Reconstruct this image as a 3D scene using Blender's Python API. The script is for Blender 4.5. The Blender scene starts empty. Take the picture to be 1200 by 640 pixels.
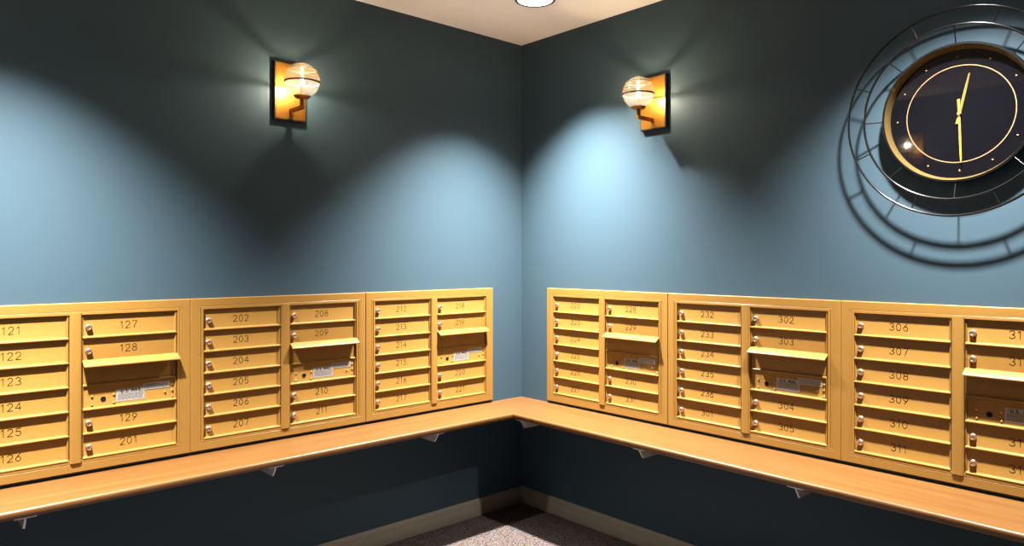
import bpy, bmesh, math, random
from mathutils import Vector, Matrix
random.seed(7)
PI = math.pi
scene = bpy.context.scene
COL = scene.collection

# ------------------------------------------------------------------ dimensions (metres)
H = 2.6            # ceiling height
WEST, SOUTH = -3.1, -4.4     # room limits behind the camera
ZF = 0.012         # carpet surface
UW = 0.7905        # one mailbox bank
ZB, UH = 0.6216, 0.609
L_EDGE = [-(0.2281 + (k + 1) * UW) for k in (2, 1, 0)]   # left edges of the banks on the left wall
R_EDGE = [-(0.2209 + k * UW) for k in (0, 1, 2)]         # left edges of the banks on the right wall
SH_TOP, SH_BOT, DL, DR = 0.608, 0.580, 0.297, 0.336      # shelf

# ------------------------------------------------------------------ material helpers
def new_mat(name):
    m = bpy.data.materials.new(name); m.use_nodes = True
    nt = m.node_tree
    return m, nt, nt.nodes['Principled BSDF'], nt.nodes['Material Output']

def simple(name, col, rough=0.5, metal=0.0, spec=0.5, noise=0.0, nscale=40.0, bump=0.0, coat=0.0):
    m, nt, b, out = new_mat(name)
    b.inputs['Base Color'].default_value = (*col, 1)
    b.inputs['Roughness'].default_value = rough
    b.inputs['Metallic'].default_value = metal
    b.inputs['Specular IOR Level'].default_value = spec
    b.inputs['Coat Weight'].default_value = coat
    if noise or bump:
        tc = nt.nodes.new('ShaderNodeTexCoord'); n = nt.nodes.new('ShaderNodeTexNoise')
        n.inputs['Scale'].default_value = nscale; n.inputs['Detail'].default_value = 4
        nt.links.new(tc.outputs['Object'], n.inputs['Vector'])
        if noise:
            mx = nt.nodes.new('ShaderNodeMix'); mx.data_type = 'RGBA'
            mx.inputs[6].default_value = (*[c * (1 - noise) for c in col], 1)
            mx.inputs[7].default_value = (*[min(1, c * (1 + noise)) for c in col], 1)
            nt.links.new(n.outputs['Fac'], mx.inputs[0]); nt.links.new(mx.outputs[2], b.inputs['Base Color'])
        if bump:
            bp = nt.nodes.new('ShaderNodeBump'); bp.inputs['Strength'].default_value = bump
            bp.inputs['Distance'].default_value = 0.002
            nt.links.new(n.outputs['Fac'], bp.inputs['Height']); nt.links.new(bp.outputs['Normal'], b.inputs['Normal'])
    return m

def wood(name, axis):
    m, nt, b, out = new_mat(name)
    tc = nt.nodes.new('ShaderNodeTexCoord'); mp = nt.nodes.new('ShaderNodeMapping')
    mp.inputs['Scale'].default_value = (1.1, 26, 26) if axis == 'X' else (26, 1.1, 26)
    n = nt.nodes.new('ShaderNodeTexNoise'); n.inputs['Scale'].default_value = 1.0
    n.inputs['Detail'].default_value = 6; n.inputs['Roughness'].default_value = 0.6; n.inputs['Distortion'].default_value = 0.6
    nt.links.new(tc.outputs['Object'], mp.inputs['Vector']); nt.links.new(mp.outputs['Vector'], n.inputs['Vector'])
    r = nt.nodes.new('ShaderNodeValToRGB')
    r.color_ramp.elements[0].position = 0.33; r.color_ramp.elements[0].color = (0.100, 0.040, 0.008, 1)
    r.color_ramp.elements[1].position = 0.66; r.color_ramp.elements[1].color = (0.125, 0.058, 0.015, 1)
    nt.links.new(n.outputs['Fac'], r.inputs['Fac']); nt.links.new(r.outputs['Color'], b.inputs['Base Color'])
    b.inputs['Roughness'].default_value = 0.38
    b.inputs['Specular IOR Level'].default_value = 0.45
    return m

def carpet_mat():
    m, nt, b, out = new_mat('speckled carpet')
    tc = nt.nodes.new('ShaderNodeTexCoord')
    n1 = nt.nodes.new('ShaderNodeTexNoise'); n1.inputs['Scale'].default_value = 150; n1.inputs['Detail'].default_value = 3
    n2 = nt.nodes.new('ShaderNodeTexNoise'); n2.inputs['Scale'].default_value = 9; n2.inputs['Detail'].default_value = 5
    n3 = nt.nodes.new('ShaderNodeTexVoronoi'); n3.inputs['Scale'].default_value = 170
    for n in (n1, n2, n3): nt.links.new(tc.outputs['Object'], n.inputs['Vector'])
    r1 = nt.nodes.new('ShaderNodeValToRGB'); e = r1.color_ramp.elements
    e[0].position = 0.34; e[0].color = (0.016, 0.014, 0.014, 1)
    e[1].position = 0.64; e[1].color = (0.17, 0.155, 0.155, 1)
    x = r1.color_ramp.elements.new(0.5); x.color = (0.08, 0.07, 0.07, 1)
    nt.links.new(n1.outputs['Fac'], r1.inputs['Fac'])
    r2 = nt.nodes.new('ShaderNodeValToRGB'); e = r2.color_ramp.elements
    e[0].position = 0.36; e[0].color = (1.0, 0.86, 0.84, 1)
    e[1].position = 0.62; e[1].color = (1, 0.95, 0.98, 1)
    x = r2.color_ramp.elements.new(0.5); x.color = (0.92, 0.80, 0.66, 1)
    nt.links.new(n2.outputs['Fac'], r2.inputs['Fac'])
    mx = nt.nodes.new('ShaderNodeMix'); mx.data_type = 'RGBA'; mx.blend_type = 'MULTIPLY'; mx.inputs[0].default_value = 1
    nt.links.new(r1.outputs['Color'], mx.inputs[6]); nt.links.new(r2.outputs['Color'], mx.inputs[7])
    nt.links.new(mx.outputs[2], b.inputs['Base Color'])
    bp = nt.nodes.new('ShaderNodeBump'); bp.inputs['Strength'].default_value = 0.7; bp.inputs['Distance'].default_value = 0.006
    nt.links.new(n3.outputs['Distance'], bp.inputs['Height']); nt.links.new(bp.outputs['Normal'], b.inputs['Normal'])
    b.inputs['Roughness'].default_value = 0.95; b.inputs['Specular IOR Level'].default_value = 0.1
    return m

def emit(name, col, strength):
    m = bpy.data.materials.new(name); m.use_nodes = True; nt = m.node_tree
    nt.nodes.remove(nt.nodes['Principled BSDF'])
    e = nt.nodes.new('ShaderNodeEmission'); e.inputs['Color'].default_value = (*col, 1); e.inputs['Strength'].default_value = strength
    nt.links.new(e.outputs[0], nt.nodes['Material Output'].inputs['Surface'])
    return m

def thin_glass(name, tint, gloss=0.12):
    """Thin ribbed glass: see-through with a mirror-like sheen that grows at grazing angles."""
    m = bpy.data.materials.new(name); m.use_nodes = True; nt = m.node_tree
    nt.nodes.remove(nt.nodes['Principled BSDF'])
    t = nt.nodes.new('ShaderNodeBsdfTransparent'); t.inputs['Color'].default_value = (*tint, 1)
    g = nt.nodes.new('ShaderNodeBsdfGlossy'); g.inputs['Roughness'].default_value = 0.06
    lw = nt.nodes.new('ShaderNodeLayerWeight'); lw.inputs['Blend'].default_value = 0.35
    ma = nt.nodes.new('ShaderNodeMath'); ma.operation = 'MULTIPLY_ADD'; ma.inputs[1].default_value = 0.55; ma.inputs[2].default_value = gloss
    nt.links.new(lw.outputs['Facing'], ma.inputs[0])
    mx = nt.nodes.new('ShaderNodeMixShader')
    nt.links.new(ma.outputs[0], mx.inputs[0]); nt.links.new(t.outputs[0], mx.inputs[1]); nt.links.new(g.outputs[0], mx.inputs[2])
    tl = nt.nodes.new('ShaderNodeBsdfTranslucent'); tl.inputs['Color'].default_value = (1.0, 0.70, 0.34, 1)
    m2 = nt.nodes.new('ShaderNodeMixShader'); m2.inputs[0].default_value = 0.012
    nt.links.new(mx.outputs[0], m2.inputs[1]); nt.links.new(tl.outputs[0], m2.inputs[2])
    nt.links.new(m2.outputs[0], nt.nodes['Material Output'].inputs['Surface'])
    return m

def frosted(name, col):
    m = bpy.data.materials.new(name); m.use_nodes = True; nt = m.node_tree
    nt.nodes.remove(nt.nodes['Principled BSDF'])
    tl = nt.nodes.new('ShaderNodeBsdfTranslucent'); tl.inputs['Color'].default_value = (*col, 1)
    tr = nt.nodes.new('ShaderNodeBsdfTransparent'); tr.inputs['Color'].default_value = (.86, .78, .64, 1)
    g = nt.nodes.new('ShaderNodeBsdfGlossy'); g.inputs['Roughness'].default_value = 0.2
    m1 = nt.nodes.new('ShaderNodeMixShader'); m1.inputs[0].default_value = 0.986
    nt.links.new(tl.outputs[0], m1.inputs[1]); nt.links.new(tr.outputs[0], m1.inputs[2])
    m2 = nt.nodes.new('ShaderNodeMixShader'); m2.inputs[0].default_value = 0.06
    nt.links.new(m1.outputs[0], m2.inputs[1]); nt.links.new(g.outputs[0], m2.inputs[2])
    nt.links.new(m2.outputs[0], nt.nodes['Material Output'].inputs['Surface'])
    return m

M = {}
M['wall'] = simple('teal wall paint', (0.038, 0.065, 0.085), 0.5, spec=0.12, bump=0.05, nscale=260)
M['ceil'] = simple('ceiling paint', (0.95, 0.90, 0.88), 0.9, spec=0.1)
M['carpet'] = carpet_mat()
M['base'] = simple('baseboard paint', (0.25, 0.22, 0.165), 0.5, noise=0.08, nscale=14)
M['gold'] = simple('gold powder coat', (0.232, 0.119, 0.025), 0.38, metal=0.0, spec=0.30, noise=0.04, nscale=9)
M['gold_dark'] = simple('engraved number', (0.014, 0.006, 0.001), 0.8, spec=0.05)
M['rivet'] = simple('brass rivet', (0.42, 0.23, 0.04), 0.3, metal=0.5)
M['nickel'] = simple('lock nickel', (0.62, 0.45, 0.36), 0.38, metal=1.0)
M['slot'] = simple('lock keyway', (0.008, 0.006, 0.004), 0.8, spec=0.1)
M['paper'] = simple('sticker paper', (0.27, 0.25, 0.23), 0.5, spec=0.2, noise=0.12, nscale=220)
M['ink'] = simple('sticker ink', (0.010, 0.009, 0.008), 0.8, spec=0.05)
M['ink_grey'] = simple('sticker small print', (0.070, 0.066, 0.062), 0.8, spec=0.05)
M['wood_x'] = wood('maple laminate along the left wall', 'X')
M['wood_y'] = wood('maple laminate along the right wall', 'Y')
M['steel'] = simple('bracket steel', (0.62, 0.60, 0.56), 0.4, metal=0.35)
M['brass'] = simple('brushed brass', (0.29, 0.120, 0.014), 0.38, metal=0.8, noise=0.06, nscale=60)
M['bronze'] = simple('dark bronze edge', (0.035, 0.024, 0.016), 0.45, metal=0.6)
M['globe'] = thin_glass('ribbed globe glass', (0.78, 0.68, 0.50), 0.14)
M['frost'] = frosted('frosted globe bowl', (0.95, 0.88, 0.74))
M['bulb'] = emit('lit bulb', (1.0, 0.89, 0.74), 3300.0)
M['lens'] = emit('lit downlight lens', (1.0, 0.97, 0.92), 9.0)
M['trim'] = simple('downlight trim', (0.10, 0.09, 0.085), 0.45)
M['black_metal'] = simple('black lacquered wire', (0.004, 0.004, 0.0045), 0.2, spec=0.4)
M['dial'] = simple('gloss black dial', (0.0025, 0.0025, 0.0035), 0.035, spec=0.3)
M['hand'] = simple('polished gold hand', (0.42, 0.32, 0.09), 0.3, metal=0.7)
M['gold_leaf'] = simple('gold dial marking', (0.24, 0.135, 0.065), 0.4, metal=0.2)
M['bezel_gold'] = simple('brushed gold bezel lining', (0.42, 0.28, 0.09), 0.28, metal=0.85)

# ------------------------------------------------------------------ mesh helpers
def link(name, bm, mats, parent=None, smooth=None, loc=None):
    me = bpy.data.meshes.new(name)
    bmesh.ops.recalc_face_normals(bm, faces=bm.faces)
    bm.to_mesh(me); bm.free()
    for m in (mats if isinstance(mats, (list, tuple)) else [mats]): me.materials.append(m)
    if smooth is not None:
        for p in me.polygons: p.use_smooth = True
        me.set_sharp_from_angle(angle=math.radians(smooth))
    o = bpy.data.objects.new(name, me); COL.objects.link(o)
    if parent: o.parent = parent
    if loc: o.location = loc
    return o

def empty(name, loc, rz=0):
    o = bpy.data.objects.new(name, None); COL.objects.link(o)
    o.location = loc; o.rotation_euler = (0, 0, rz); o.empty_display_size = 0.05
    return o

def tag(o, label=None, cat=None, group=None, kind=None):
    if label: o['label'] = label
    if cat: o['category'] = cat
    if group: o['group'] = group
    if kind: o['kind'] = kind
    return o

def box(bm, x0, x1, y0, y1, z0, z1, mi=0):
    v = [bm.verts.new(p) for p in ((x0,y0,z0),(x1,y0,z0),(x1,y1,z0),(x0,y1,z0),(x0,y0,z1),(x1,y0,z1),(x1,y1,z1),(x0,y1,z1))]
    for q in ((0,3,2,1),(4,5,6,7),(0,1,5,4),(1,2,6,5),(2,3,7,6),(3,0,4,7)):
        f = bm.faces.new([v[i] for i in q]); f.material_index = mi
    return v

def prism_x(bm, prof, x0, x1, mi=0):
    """Closed profile of (t, z) pairs swept along local x; t is the distance out of the wall (-y)."""
    a = [bm.verts.new((x0, -t, z)) for t, z in prof]; b = [bm.verts.new((x1, -t, z)) for t, z in prof]
    n = len(prof)
    for i in range(n):
        f = bm.faces.new((a[i], a[(i+1) % n], b[(i+1) % n], b[i])); f.material_index = mi
    bm.faces.new(a).material_index = mi; bm.faces.new(b[::-1]).material_index = mi

def frame_loop(bm, x0, x1, z0, z1, prof, closed=True, mi=0):
    """Mitred rectangular frame: prof is a list of (inset, t)."""
    rings = []
    for ins, t in prof:
        rings.append([bm.verts.new(p) for p in ((x0+ins,-t,z0+ins),(x1-ins,-t,z0+ins),(x1-ins,-t,z1-ins),(x0+ins,-t,z1-ins))])
    n = len(rings)
    for i in range(n if closed else n - 1):
        a, b = rings[i], rings[(i+1) % n]
        for k in range(4):
            f = bm.faces.new((a[k], a[(k+1) % 4], b[(k+1) % 4], b[k])); f.material_index = mi

def lathe(bm, prof, axis='Z', seg=48, center=(0,0,0), mis=None, cap=False):
    """Revolve (r, h) pairs about an axis. axis 'Y': h runs out of the wall (-y)."""
    cx, cy, cz = center
    rings = []
    for r, h in prof:
        if r < 1e-6:
            p = (cx, cy, cz + h) if axis == 'Z' else (cx, cy - h, cz)
            rings.append([bm.verts.new(p)])
        else:
            ring = []
            for k in range(seg):
                a = 2 * PI * k / seg
                if axis == 'Z': p = (cx + r * math.cos(a), cy + r * math.sin(a), cz + h)
                else: p = (cx + r * math.cos(a), cy - h, cz + r * math.sin(a))
                ring.append(bm.verts.new(p))
            rings.append(ring)
    for i in range(len(rings) - 1):
        a, b = rings[i], rings[i+1]; mi = mis[i] if mis else 0
        for k in range(seg):
            k2 = (k + 1) % seg
            if len(a) == 1 and len(b) == 1: continue
            if len(a) == 1: f = bm.faces.new((a[0], b[k], b[k2]))
            elif len(b) == 1: f = bm.faces.new((a[k], a[k2], b[0]))
            else: f = bm.faces.new((a[k], a[k2], b[k2], b[k]))
            f.material_index = mi

def torus(bm, R, r, center, seg=128, rs=10):
    cx, cy, cz = center
    rings = []
    for k in range(seg):
        a = 2 * PI * k / seg; ring = []
        for j in range(rs):
            b = 2 * PI * j / rs; q = R + r * math.cos(b)
            ring.append(bm.verts.new((cx + q * math.cos(a), cy + r * math.sin(b), cz + q * math.sin(a))))
        rings.append(ring)
    for k in range(seg):
        for j in range(rs):
            bm.faces.new((rings[k][j], rings[(k+1) % seg][j], rings[(k+1) % seg][(j+1) % rs], rings[k][(j+1) % rs]))

def rod(bm, p, q, r, seg=10, mi=0):
    p, q = Vector(p), Vector(q); d = (q - p).normalized()
    u = d.orthogonal().normalized(); w = d.cross(u)
    A = [bm.verts.new(p + r * (math.cos(2*PI*k/seg) * u + math.sin(2*PI*k/seg) * w)) for k in range(seg)]
    B = [bm.verts.new(q + r * (math.cos(2*PI*k/seg) * u + math.sin(2*PI*k/seg) * w)) for k in range(seg)]
    for k in range(seg): bm.faces.new((A[k], A[(k+1) % seg], B[(k+1) % seg], B[k])).material_index = mi
    bm.faces.new(A[::-1]).material_index = mi; bm.faces.new(B).material_index = mi

# ------------------------------------------------------------------ stroke lettering (unit height 1)
def arc(cx, cz, rx, rz, a0, a1, n=12):
    return [(cx + rx * math.cos(math.radians(a0 + (a1 - a0) * i / n)), cz + rz * math.sin(math.radians(a0 + (a1 - a0) * i / n))) for i in range(n + 1)]
GLYPH = {
    '0': (0.62, [arc(.31, .5, .29, .5, 90, 450, 20)]),
    '1': (0.40, [[(0.04, .80), (.26, 1), (.26, 0)]]),
    '2': (0.62, [arc(.31, .72, .28, .28, 170, -35, 12) + [(.02, 0), (.62, 0)]]),
    '3': (0.60, [arc(.29, .75, .26, .25, 160, -90, 12) + arc(.29, .25, .30, .25, 90, -160, 12)]),
    '4': (0.64, [[(.48, 0), (.48, 1), (0, .30), (.64, .30)]]),
    '5': (0.60, [[(.55, 1), (.10, 1), (.06, .55)] + arc(.29, .32, .29, .32, 130, -150, 12)]),
    '6': (0.62, [[(.50, 1), (.10, .50)] + arc(.31, .30, .28, .30, 150, 510, 18)]),
    '7': (0.60, [[(0, 1), (.60, 1), (.20, 0)]]),
    '8': (0.62, [arc(.31, .76, .24, .24, -90, 270, 16), arc(.31, .26, .29, .26, 90, 450, 18)]),
    '9': (0.62, [[(.12, 0), (.52, .50)] + arc(.31, .70, .28, .30, -30, 330, 18)]),
    'U': (0.64, [[(0, 1), (0, .3)] + arc(.30, .30, .30, .30, 180, 360, 10) + [(.60, 1)]]),
    'S': (0.60, [arc(.29, .75, .27, .25, 40, 270, 12) + arc(.29, .25, .29, .25, 90, -140, 12)]),
    'M': (0.74, [[(0, 0), (0, 1), (.36, .3), (.72, 1), (.72, 0)]]),
    'A': (0.66, [[(0, 0), (.33, 1), (.66, 0)], [(.12, .34), (.54, .34)]]),
    'I': (0.12, [[(.05, 0), (.05, 1)]]),
    'L': (0.54, [[(0, 1), (0, 0), (.52, 0)]]),
    '.': (0.12, [[(.03, 0), (.09, 0)]]),
    ' ': (0.30, []),
}
def write(bm, text, xc, z0, h, t, w, th=0.0005, gap=0.24, mi=0):
    total = sum(GLYPH[c][0] for c in text) * h + gap * h * (len(text) - 1)
    x = xc - total / 2
    for c in text:
        gw, lines = GLYPH[c]
        for ln in lines:
            for (ax, az), (bx, bz) in zip(ln, ln[1:]):
                p = Vector((x + ax * h, 0, z0 + az * h)); q = Vector((x + bx * h, 0, z0 + bz * h))
                d = q - p
                if d.length < 1e-7: continue
                d.normalize(); nrm = Vector((-d.z, 0, d.x)) * w / 2; e = d * w * 0.3
                corners = [p - e + nrm, q + e + nrm, q + e - nrm, p - e - nrm]
                bk = [bm.verts.new((v.x, -t, v.z)) for v in corners]; fr = [bm.verts.new((v.x, -t - th, v.z)) for v in corners]
                fs = [bm.faces.new(fr)]
                for k in range(4): fs.append(bm.faces.new((bk[k], bk[(k+1) % 4], fr[(k+1) % 4], fr[k])))
                for f in fs: f.material_index = mi
        x += (gw + gap) * h

# ================================================================== the room
def slab(name, x0, x1, y0, y1, z0, z1, mat):
    bm = bmesh.new(); box(bm, x0, x1, y0, y1, z0, z1)
    return tag(link(name, bm, mat), kind='structure')
TW = 0.12
slab('wall_left', WEST, 0, 0, TW, -0.02, H, M['wall'])
slab('wall_right', 0, TW, SOUTH, TW, -0.02, H, M['wall'])
slab('wall_west', WEST - TW, WEST, SOUTH, TW, -0.02, H, M['wall'])
slab('wall_back', WEST - TW, TW, SOUTH - TW, SOUTH, -0.02, H, M['wall'])
slab('ceiling', WEST - TW, TW, SOUTH - TW, TW, H, H + 0.1, M['ceil'])
slab('floor', WEST, 0, SOUTH, 0, -0.08, ZF, M['carpet'])

def baseboard(name, along, a0, a1):
    prof = [(0, ZF), (.016, ZF), (.017, ZF + .004), (.0155, ZF + .055), (.013, ZF + .062), (.0145, ZF + .068), (.010, ZF + .080), (.006, ZF + .088), (0, ZF + .089)]
    bm = bmesh.new()
    if along == 'L':
        A = [bm.verts.new((a0, -t, z)) for t, z in prof]; B = [bm.verts.new((-t, -t, z)) for t, z in prof]
    else:
        A = [bm.verts.new((-t, -t, z)) for t, z in prof]; B = [bm.verts.new((-t, a1, z)) for t, z in prof]
    for i in range(len(prof) - 1): bm.faces.new((A[i], A[i+1], B[i+1], B[i]))
    bm.faces.new(A); bm.faces.new(B)
    return tag(link(name, bm, M['base'], smooth=40), kind='structure')
baseboard('baseboard_left', 'L', WEST, 0)
baseboard('baseboard_right', 'R', 0, SOUTH)

# ================================================================== mailbox banks
PITCH = 0.0873
ROW0 = 1.187 - ZB                 # top of the first door, bank-local
CA0, CA1, CB0, CB1 = 0.0508, 0.3722, 0.4162, 0.7372
PT = 0.0105                       # door panel, out from the wall
LIP = 0.0205                      # door ledge

def door_mesh(x0, x1, z0, z1, ledge=True):
    bm = bmesh.new()
    if ledge:
        prof = [(.004, z0+.0006), (.0188, z0+.0006), (.0200, z0+.0012), (LIP, z0+.0026), (LIP, z0+.0046), (.0198, z0+.0060), (.0182, z0+.0068),
                (.0145, z0+.0080), (.0116, z0+.0098), (PT, z0+.0125), (PT, z1-.0008), (.004, z1-.0008)]
    else:
        prof = [(.004, z0), (PT, z0), (PT, z1-.0008), (.004, z1-.0008)]
    prism_x(bm, prof, x0, x1)
    # turned-in edges of the door at both sides
    zl = z0 + (.0068 if ledge else 0.001)
    for s, xe in ((1, x1), (-1, x0)):
        w1, w2 = (.0075, .0015) if s == 1 else (.0045, .0012)
        p = [(xe - s*w1, PT - .0005), (xe - s*w2*1.6, .0168 if s == 1 else .0150), (xe - s*.0002, .0165 if s == 1 else .0148), (xe - s*.0002, PT - .0005)]
        A = [bm.verts.new((x, -t, zl)) for x, t in p]; B = [bm.verts.new((x, -t, z1 - .001)) for x, t in p]
        for i in range(4): bm.faces.new((A[i], A[(i+1) % 4], B[(i+1) % 4], B[i]))
        bm.faces.new(A); bm.faces.new(B[::-1])
    return bm

def lock_bm(x, z):
    bm = bmesh.new()
    prof = [(.0112, PT - .0004), (.0112, PT + .0022), (.0100, PT + .0032), (.0098, PT + .0092), (.0088, PT + .0108), (.0060, PT + .0113), (.0046, PT + .0104), (.0, PT + .0104)]
    lathe(bm, [(r, h) for r, h in prof], 'Y', 22, (x, 0, z))
    box(bm, x - .0009, x + .0009, -(PT + .0109), -(PT + .0100), z - .0040, z + .0040, 1)
    return bm

def number_obj(parent, text, xc, zc):
    bm = bmesh.new(); write(bm, text, xc, zc - .0125, .0255, PT, .0019, .0004, gap=.30)
    return link('number', bm, M['gold_dark'], parent)

MASTER = {}
def mailbox_bank(x, y, rz, colA, colB, label):
    root = empty('mailbox_bank', (x, y, ZB), rz)
    tag(root, label, 'mailboxes', 'gold mailbox banks set into the two walls')
    def part(key, make, mats, parent, smooth=None):
        if key not in MASTER:
            MASTER[key] = link(key[0], make(), mats, parent, smooth); return MASTER[key]
        o = MASTER[key].copy(); COL.objects.link(o); o.parent = parent; return o
    def f_trim():
        bm = bmesh.new()
        frame_loop(bm, .0004, UW - .0004, 0, UH, [(0, 0), (0, .0165), (.0022, .0190), (.0300, .0190), (.0312, .0180), (.0324, .0190), (.0372, .0190), (.0395, .0170), (.0395, 0)])
        return bm
    part(('trim_frame',), f_trim, M['gold'], root)
    def f_face():
        bm = bmesh.new()
        frame_loop(bm, .0405, UW - .0405, .0325, UH - .0345, [(0, .001), (0, .0182), (.0012, .0192), (.0085, .0192), (.0093, .0184), (.0093, .001)])
        return bm
    part(('face_frame',), f_face, M['gold'], root)
    def f_back():
        bm = bmesh.new(); box(bm, .040, UW - .040, -.0035, 0, .034, UH - .036); return bm
    part(('back_plate',), f_back, M['gold'], root)
    def f_stile():
        bm = bmesh.new(); z0, z1 = .0345, UH - .0365
        p = [(CA1 + .0030, .003), (CA1 + .0030, .0185)] + [(CA1 + .0030 + .0095 * (1 - math.cos(a)), .0185 + .0055 * math.sin(a)) for a in (.4, .8, 1.2, 1.57)]
        p += [(CB0 - .0030 - .0095 * (1 - math.cos(a)), .0185 + .0055 * math.sin(a)) for a in (1.57, 1.2, .8, .4)] + [(CB0 - .0030, .0185), (CB0 - .0030, .003)]
        A = [bm.verts.new((x, -t, z0)) for x, t in p]; B = [bm.verts.new((x, -t, z1)) for x, t in p]
        for i in range(len(p)): bm.faces.new((A[i], A[(i+1) % len(p)], B[(i+1) % len(p)], B[i]))
        bm.faces.new(A); bm.faces.new(B[::-1])
        return bm
    part(('center_stile',), f_stile, M['gold'], root, 40)
    def door(col, row, num, ledge=True):
        x0, x1 = (CA0, CA1) if col == 0 else (CB0, CB1)
        z1 = ROW0 - row * PITCH; z0 = z1 - PITCH
        zl = z0 if ledge else z0 + .0095
        d = part(('door', col, row), lambda: door_mesh(x0, x1, zl, z1, ledge), M['gold'], root, 35)
        part(('lock', col, row), lambda: lock_bm(x0 + .0205, (z0 + z1) / 2 - .0035), [M['nickel'], M['slot']], d, 35)
        number_obj(d, num, x0 + .1525, (z0 + z1) / 2)
    for r, n in enumerate(colA): door(0, r, n)
    for r, n in zip((0, 1, 4, 5), colB): door(1, r, n, ledge=(r != 1))
    # outgoing mail slot
    zt = ROW0 - 2 * PITCH
    def f_flap():
        bm = bmesh.new()
        p = [(.0108, zt + .0098), (.0190, zt + .0085), (.0440, zt - .0075), (.0462, zt - .0100), (.0462, zt - .0135), (.0446, zt - .0140), (.0420, zt - .0100), (.0190, zt + .0045), (.0108, zt + .0058)]
        prism_x(bm, p, CB0 - .0010, CB1 + .0045); return bm
    part(('mail_flap',), f_flap, M['gold'], root, 40)
    part(('slot_door',), lambda: slot_bm(zt - PITCH, zt), M['gold'], root, 35)
    pn = part(('outgoing_panel',), lambda: door_mesh(CB0, CB1, zt - 2 * PITCH, zt - PITCH), M['gold'], root, 35)
    for i, (rx, rzz) in enumerate(((.447, .886), (.447, .855), (.519, .886), (.519, .856), (.696, .873), (.7235, .877), (.7235, .853), (.7235, .900))):
        def f_riv(rx=rx, rzz=rzz):
            bm = bmesh.new(); lathe(bm, [(.0046, PT - .0003), (.0044, PT + .0014), (.0030, PT + .0030), (0, PT + .0036)], 'Y', 14, (rx, 0, rzz - ZB)); return bm
        part(('rivet', i), f_riv, M['rivet'], pn, 50)
    def f_hole():
        bm = bmesh.new(); lathe(bm, [(.0090, PT - .0003), (.0090, PT + .0012), (.0078, PT + .0014), (.0070, PT + .0004), (0, PT + .0002)], 'Y', 20, (.484, 0, .8735 - ZB)); return bm
    part(('lock_hole',), f_hole, M['slot'], pn, 35)
    def f_st():
        bm = bmesh.new(); x0, x1, z0, z1 = .527, .625, .857 - ZB, .904 - ZB
        box(bm, x0, x1, -PT - .0005, -PT + .0002, z0, z1)
        write(bm, 'U.S. MAIL', (x0 + x1) / 2 + .002, z1 - .0145, .0105, PT + .0005, .0024, .0002, gap=.34, mi=1)
        rr = random.Random(3)
        for k in range(6):
            zz = z1 - .0195 - k * .0042; xx = x0 + .006
            while xx < x1 - .010:
                w = rr.uniform(.004, .013); box(bm, xx, min(xx + w, x1 - .005), -PT - .0007, -PT - .0004, zz, zz + .0018, 2); xx += w + .0022
        return bm
    s1 = part(('mail_sticker',), f_st, [M['paper'], M['ink'], M['ink_grey']], pn)
    s1['label'] = 'grey white U.S. MAIL notice sticker with small print'
    def f_st2():
        bm = bmesh.new(); x0, x1, z0, z1 = .618, .715, .8900 - ZB, .9155 - ZB
        box(bm, x0, x1, -PT - .0010, -PT + .0002, z0, z1)
        rr = random.Random(5)
        for k in range(4):
            zz = z1 - .0070 - k * .0048; xx = x0 + .006
            while xx < x1 - .012:
                w = rr.uniform(.004, .014); box(bm, xx, min(xx + w, x1 - .006), -PT - .0012, -PT - .0009, zz, zz + .0018, 1); xx += w + .0025
        return bm
    s2 = part(('notice_sticker',), f_st2, [M['paper'], M['ink_grey']], pn)
    s2['label'] = 'narrow white sticker overlapping the mail notice'
    return root

def slot_bm(z0, z1):
    bm = bmesh.new()
    prof = [(.004, z0+.0006), (.0145, z0+.0006), (.0158, z0+.0020), (.0158, z0+.0044), (.0145, z0+.0058), (PT - .001, z0+.0075), (PT - .001, z1+.004), (.004, z1+.004)]
    prism_x(bm, prof, CB0, CB1)
    return bm

def rng(a, b): return [str(n) for n in range(a, b + 1)]
mailbox_bank(L_EDGE[0], 0, 0, rng(121, 126), ['127', '128', '129', '201'], 'gold mailbox bank with doors 121 to 129 and 201, at the far left')
mailbox_bank(L_EDGE[1], 0, 0, rng(202, 207), rng(208, 211), 'gold mailbox bank with doors 202 to 211, middle of the left wall')
mailbox_bank(L_EDGE[2], 0, 0, rng(212, 217), rng(218, 221), 'gold mailbox bank with doors 212 to 221, left wall nearest the corner')
mailbox_bank(0, R_EDGE[0], -PI/2, rng(222, 227), rng(228, 231), 'gold mailbox bank with doors 222 to 231, right wall nearest the corner')
mailbox_bank(0, R_EDGE[1], -PI/2, rng(232, 236) + ['301'], rng(302, 305), 'gold mailbox bank with doors 232 to 305, middle of the right wall')
mailbox_bank(0, R_EDGE[2], -PI/2, rng(306, 311), rng(312, 315), 'gold mailbox bank with doors 306 to 315, below the clock at far right')

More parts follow.
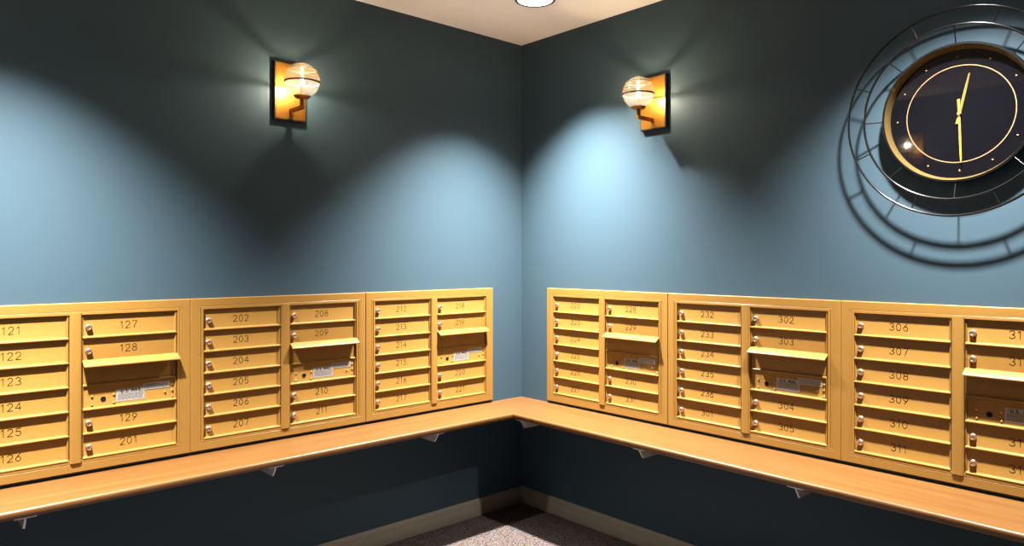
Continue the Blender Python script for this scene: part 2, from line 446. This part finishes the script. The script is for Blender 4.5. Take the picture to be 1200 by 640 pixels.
# ================================================================== corner shelf
def make_shelf():
    bm = bmesh.new()
    prof = [(0, SH_BOT), (-.0035, SH_BOT)]                    # (offset from the front edge, z); first is the wall side
    rad = .010
    pts = [('w', SH_BOT), (-.004, SH_BOT), (-.0012, SH_BOT + .0012), (0, SH_BOT + .004), (0, SH_TOP - rad)]
    pts += [(-rad + rad * math.cos(a), SH_TOP - rad + rad * math.sin(a)) for a in [math.radians(15 * k) for k in range(1, 7)]] + [('w', SH_TOP)]
    A, C, B = [], [], []
    for d, z in pts:
        l = 0.0005 if d == 'w' else DL + d
        r = 0.0005 if d == 'w' else DR + d
        A.append(bm.verts.new((WEST + .001, -l, z))); C.append(bm.verts.new((-r, -l, z))); B.append(bm.verts.new((-r, SOUTH + .001, z)))
    n = len(pts)
    for i in range(n):
        j = (i + 1) % n
        bm.faces.new((A[i], A[j], C[j], C[i])).material_index = 0
        bm.faces.new((C[i], C[j], B[j], B[i])).material_index = 1
    bm.faces.new(A); f = bm.faces.new(B[::-1]); f.material_index = 1
    o = link('corner_shelf', bm, [M['wood_x'], M['wood_y']], smooth=40)
    return tag(o, 'long light maple shelf wrapping the corner below the gold mailboxes', 'shelf')
make_shelf()

def bracket(x, y, rz, depth, label):
    root = empty('shelf_bracket', (x, y, SH_BOT), rz)
    tag(root, label, 'bracket', 'steel brackets under the corner shelf')
    f = depth - .006
    if 'bf' not in MASTER or MASTER['bf'][0] != depth:
        bm = bmesh.new(); box(bm, -.030, .030, -f, -.0005, -.0045, 0)
        a = link('flange', bm, M['steel'], root)
        bm = bmesh.new()
        p = [(f - .002, -.0045), (f - .030, -.044), (f - .033, -.045), (.0005, -.045), (.0005, -.0045)]
        prism_x(bm, p, -.003, .003)
        b = link('web', bm, M['steel'], root)
        MASTER['bf'] = (depth, a, b)
    else:
        for q in MASTER['bf'][1:]:
            o = q.copy(); COL.objects.link(o); o.parent = root
for xx, lb in ((-2.395, 'steel shelf bracket at the far left below door 121 to 126 column'), (-1.578, 'steel shelf bracket below the middle mailbox bank of the left wall'), (-.795, 'steel shelf bracket on the left wall nearest the corner')):
    bracket(xx, 0, 0, DL, lb)
for yy, lb in ((-.345, 'steel shelf bracket right in the corner under the shelf'), (-1.085, 'steel shelf bracket under the right shelf, second from the corner'), (-1.775, 'steel shelf bracket under the right shelf, third from the corner')):
    bracket(0, yy, -PI/2, DR, lb)

# ================================================================== wall sconces
GT, GR = .130, .0735
def sconce(x, y, z, rz, label):
    """z is the height of the globe centre."""
    root = empty('wall_sconce', (x, y, z), rz)
    tag(root, label, 'lamp', 'brass globe wall sconces')
    # back plate: dark bronze block with a brushed brass face
    bm = bmesh.new()
    zc = -.030; hw, hh = .0735, .1255
    pts = [(0, 0, 1), (0, .0200, 1), (.0015, .0215, 1), (.0055, .0215, 1), (.0060, .0225, 0)]
    rings = []
    for ins, t, mi in pts:
        rings.append([bm.verts.new(p) for p in ((-hw+ins,-t,zc-hh+ins),(hw-ins,-t,zc-hh+ins),(hw-ins,-t,zc+hh-ins),(-hw+ins,-t,zc+hh-ins))])
    for i in range(len(rings)-1):
        for k in range(4):
            f = bm.faces.new((rings[i][k], rings[i][(k+1)%4], rings[i+1][(k+1)%4], rings[i+1][k])); f.material_index = 1
    f = bm.faces.new(rings[-1]); f.material_index = 0
    f = bm.faces.new(rings[0][::-1]); f.material_index = 1
    pl = link('back_plate', bm, [M['brass'], M['bronze']], root)
    bm = bmesh.new(); za = -.1130
    box(bm, -.0080, .0080, -GT - .0080, -.0220, za - .0080, za + .0080)
    bmesh.ops.bevel(bm, geom=bm.edges[:], offset=.0012, segments=2, affect='EDGES')
    link('arm', bm, M['brass'], root)
    bm = bmesh.new(); lathe(bm, [(0, za + .004), (.0095, za + .004), (.0095, -.0760), (.0100, -.0745), (0, -.0745)], 'Z', 24, (0, -GT, 0))
    link('stem', bm, M['brass'], root, 40)
    bm = bmesh.new(); lathe(bm, [(0, -.0765), (.0240, -.0765), (.0310, -.0730), (.0360, -.0655), (.0345, -.0650), (.0300, -.0705), (.0, -.0715)], 'Z', 40, (0, -GT, 0))
    link('cup', bm, M['brass'], root, 40)
    # globe: clear ribbed dome above, frosted bowl below, dark metal bands
    bm = bmesh.new(); prof = []
    for k in range(0, 61):
        a = math.radians(-6 + 96 * k / 60)
        rr = GR + .0011 * math.cos(k / 60 * 2 * PI * 9) - .0011
        prof.append((rr * math.cos(a), rr * math.sin(a)))
    prof[-1] = (0, prof[-1][1])
    lathe(bm, prof, 'Z', 56, (0, -GT, 0))
    dome = link('globe_dome', bm, M['globe'], root, 60); dome['label'] = 'clear ribbed upper half of the glass globe'
    bm = bmesh.new()
    lathe(bm, [((GR - .0012) * math.cos(a), (GR - .0012) * math.sin(a)) for a in [math.radians(-8 - 55 * k / 20) for k in range(21)]], 'Z', 56, (0, -GT, 0))
    bowl = link('globe_bowl', bm, M['frost'], root, 60); bowl['label'] = 'glowing frosted lower half of the glass globe'
    bm = bmesh.new()
    za_, zb_ = -.0125, -.0055
    lathe(bm, [(GR - .0020, za_), (GR + .0012, za_), (GR + .0012, zb_), (GR - .0020, zb_), (GR - .0020, za_)], 'Z', 56, (0, -GT, 0))
    link('band', bm, M['bronze'], root, 40)
    bm = bmesh.new(); a = math.radians(38); zq = GR * math.sin(a); rq = GR * math.cos(a)
    lathe(bm, [(rq - .0022, zq - .0017), (rq + .0020, zq - .0017), (rq - .0006, zq + .0017), (rq - .0045, zq + .0017), (rq - .0022, zq - .0017)], 'Z', 56, (0, -GT, 0))
    link('band', bm, M['bronze'], root, 40)
    bm = bmesh.new()
    lathe(bm, [(0, -.0712), (.0085, -.0712), (.0085, -.024), (.006, -.0215), (0, -.0215)], 'Z', 20, (0, -GT, 0))
    link('bulb_holder', bm, M['brass'], root, 40)
    bm = bmesh.new()
    lathe(bm, [(0, -.0205), (.0050, -.0200), (.0072, -.0155), (.0072, -.0040), (.0052, .0005), (0, .0020)], 'Z', 20, (0, -GT, 0))
    link('bulb', bm, M['bulb'], root, 60)
    return root
sconce(-1.392, 0, 2.146, 0, 'lit brass globe sconce on the left wall above doors 202 to 211')
sconce(0, -.928, 2.154, -PI/2, 'lit brass globe sconce on the right wall, left of the clock')
sconce(WEST, -1.02, 2.235, PI/2, 'lit brass globe sconce seen only as a reflection in the clock dial')

# ================================================================== clock
def clock(v, z):
    root = empty('wall_clock', (0, -v, z), -PI/2)
    tag(root, 'round black wall clock with gold hands and two wire orbit rings', 'clock')
    dx, dz = .004, -.001
    bm = bmesh.new(); R = .2365
    lathe(bm, [(0, .0), (R - .012, .0), (R - .012, .014), (R - .002, .020), (R, .026), (R, .042), (R - .0030, .0465), (R - .0086, .0470), (R - .0096, .0440), (R - .0150, .0110), (0, .0110)], 'Y', 128,
          mis=[0, 0, 0, 0, 0, 0, 0, 0, 0, 0])
    cs = link('case', bm, M['black_metal'], root, 35)
    bm = bmesh.new()
    lathe(bm, [(R - .0098, .0462), (R - .0185, .0124), (R - .0185, .0112), (R - .0145, .0112), (R - .0092, .0440), (R - .0098, .0462)], 'Y', 128)
    link('bezel_lining', bm, M['bezel_gold'], cs, 35)
    bm = bmesh.new(); lathe(bm, [(0, .0112), (R - .0150, .0112), (R - .0150, .0122), (0, .0124)], 'Y', 128)
    dial = link('dial', bm, M['dial'], root, 35)
    T = .0122
    bm = bmesh.new()
    lathe(bm, [(.1630, T), (.1630, T + .0010), (.1660, T + .0010), (.1660, T), (.1630, T)], 'Y', 128, (dx*.5, 0, dz*.5))
    link('gold_circle', bm, M['gold_leaf'], dial, 35)
    for k in range(12):
        a = math.radians(30 * k - 1.0); r = .1935
        bm = bmesh.new(); lathe(bm, [(.0030, T), (.0028, T + .0018), (.0016, T + .0028), (0, T + .0030)], 'Y', 12, (r * math.sin(a), 0, r * math.cos(a)))
        link('hour_marker', bm, M['gold_leaf'], dial, 50)
    def hand(name, ang, length, tail, w, t):
        bm = bmesh.new()
        a = math.radians(ang); d = Vector((math.sin(a), 0, math.cos(a))); n = Vector((d.z, 0, -d.x))
        st = [(-tail, w * 1.25), (-tail * .25, w * .95), (length * .5, w * .95), (length - .004, w * .62), (length, w * .30)]
        rows = []
        for l, ww in st:
            c = d * l
            rows.append([bm.verts.new(c + n * (-ww) + Vector((0, -t, 0))), bm.verts.new(c + Vector((0, -t - .0028, 0))), bm.verts.new(c + n * ww + Vector((0, -t, 0))), bm.verts.new(c + Vector((0, -t + .0008, 0)))])
        for p, q in zip(rows, rows[1:]):
            for k in range(4): bm.faces.new((p[k], p[(k+1) % 4], q[(k+1) % 4], q[k]))
        bm.faces.new(rows[0]); bm.faces.new(rows[-1][::-1])
        o = link(name, bm, M['hand'], root); o.location = (dx, 0, dz)
    hand('hour_hand', 12.5, .138, .034, .0044, .0160)
    hand('minute_hand', 178.0, .166, .050, .0040, .0205)
    bm = bmesh.new(); lathe(bm, [(.0060, T), (.0060, .0240), (.0050, .0252), (0, .0255)], 'Y', 20, (dx, 0, dz))
    link('hand_boss', bm, M['hand'], root, 40)
    # orbit rings of black wire and their spokes
    RT = .0550
    bm = bmesh.new(); torus(bm, .3480, .0041, (0, -RT - .004, 0), 160, 10); orr = link('outer_ring', bm, M['black_metal'], root, 60)
    bm = bmesh.new(); torus(bm, .2920, .0041, (0, -RT - .004, 0), 160, 10); irr = link('inner_ring', bm, M['black_metal'], root, 60)
    def sp(a, r0, r1, y0, y1, par):
        a = math.radians(a); bm = bmesh.new()
        rod(bm, (r0 * math.sin(a), y0, r0 * math.cos(a)), (r1 * math.sin(a), y1, r1 * math.cos(a)), .0022, 8)
        link('spoke', bm, M['black_metal'], par, 60)
    for k in range(8):
        sp(22.5 + 45 * k, .2915, .3485, -RT - .004, -RT - .004, orr)
        sp(45 * k, .2345, .2925, -.0405, -RT - .004, irr)
    return root
clock(2.196, 1.8835)

# ================================================================== downlights
def spot(loc, energy, size, blend, parent):
    l = bpy.data.lights.new('downlight beam', 'SPOT'); l.energy = energy; l.spot_size = math.radians(size); l.spot_blend = blend
    l.color = (1.0, 0.965, 0.92); l.shadow_soft_size = 0.035
    o = bpy.data.objects.new('beam', l); COL.objects.link(o); o.parent = parent; o.location = loc
    return o
def downlight(x, y, energy, label):
    root = empty('ceiling_downlight', (x, y, H))
    tag(root, label, 'lamp', 'recessed ceiling downlights')
    bm = bmesh.new(); lathe(bm, [(.096, 0), (.095, -.004), (.090, -.006), (.083, -.0045), (.081, 0), (.096, 0)], 'Z', 64)
    link('trim_ring', bm, M['trim'], root, 40)
    bm = bmesh.new(); lathe(bm, [(.0825, -.0012), (.0825, -.0026), (0, -.0032)], 'Z', 64)
    link('lens', bm, M['lens'], root, 40)
    spot((0, 0, -.010), energy, SPOT_SIZE, SPOT_BLEND, root)
SPOT_SIZE, SPOT_BLEND = 97, 1.0
downlight(-.448, -.574, 1880, 'round white ceiling downlight with dark rim, above the corner')
downlight(-2.50, -.574, 1850, 'round ceiling downlight out of view above the far left mailboxes')
downlight(-.420, -2.22, 1180, 'round ceiling downlight out of view in front of the clock')

# ================================================================== camera and view
cam = bpy.data.cameras.new('camera'); co = bpy.data.objects.new('camera', cam); COL.objects.link(co)
co.location = (-2.7799, -2.9824, 1.3908)
co.rotation_euler = (PI/2, 0, math.radians(47.66 - 90))
cam.sensor_fit = 'HORIZONTAL'; cam.sensor_width = 36.0
cam.lens = 841.3 / 1200 * 36.0
cam.shift_x = -1.63 / 1200; cam.shift_y = -17.0 / 1200
cam.clip_start = 0.02
scene.camera = co
w = bpy.data.worlds.new('World'); scene.world = w; w.use_nodes = True
w.node_tree.nodes['Background'].inputs['Color'].default_value = (0, 0, 0, 1)
vs = scene.view_settings
vs.view_transform = 'Standard'; vs.look = 'None'; vs.exposure = 0.0; vs.gamma = 1.0; vs.use_curve_mapping = False
scene.cycles.use_denoising = True
scene.cycles.max_bounces = 10
scene.cycles.transparent_max_bounces = 16
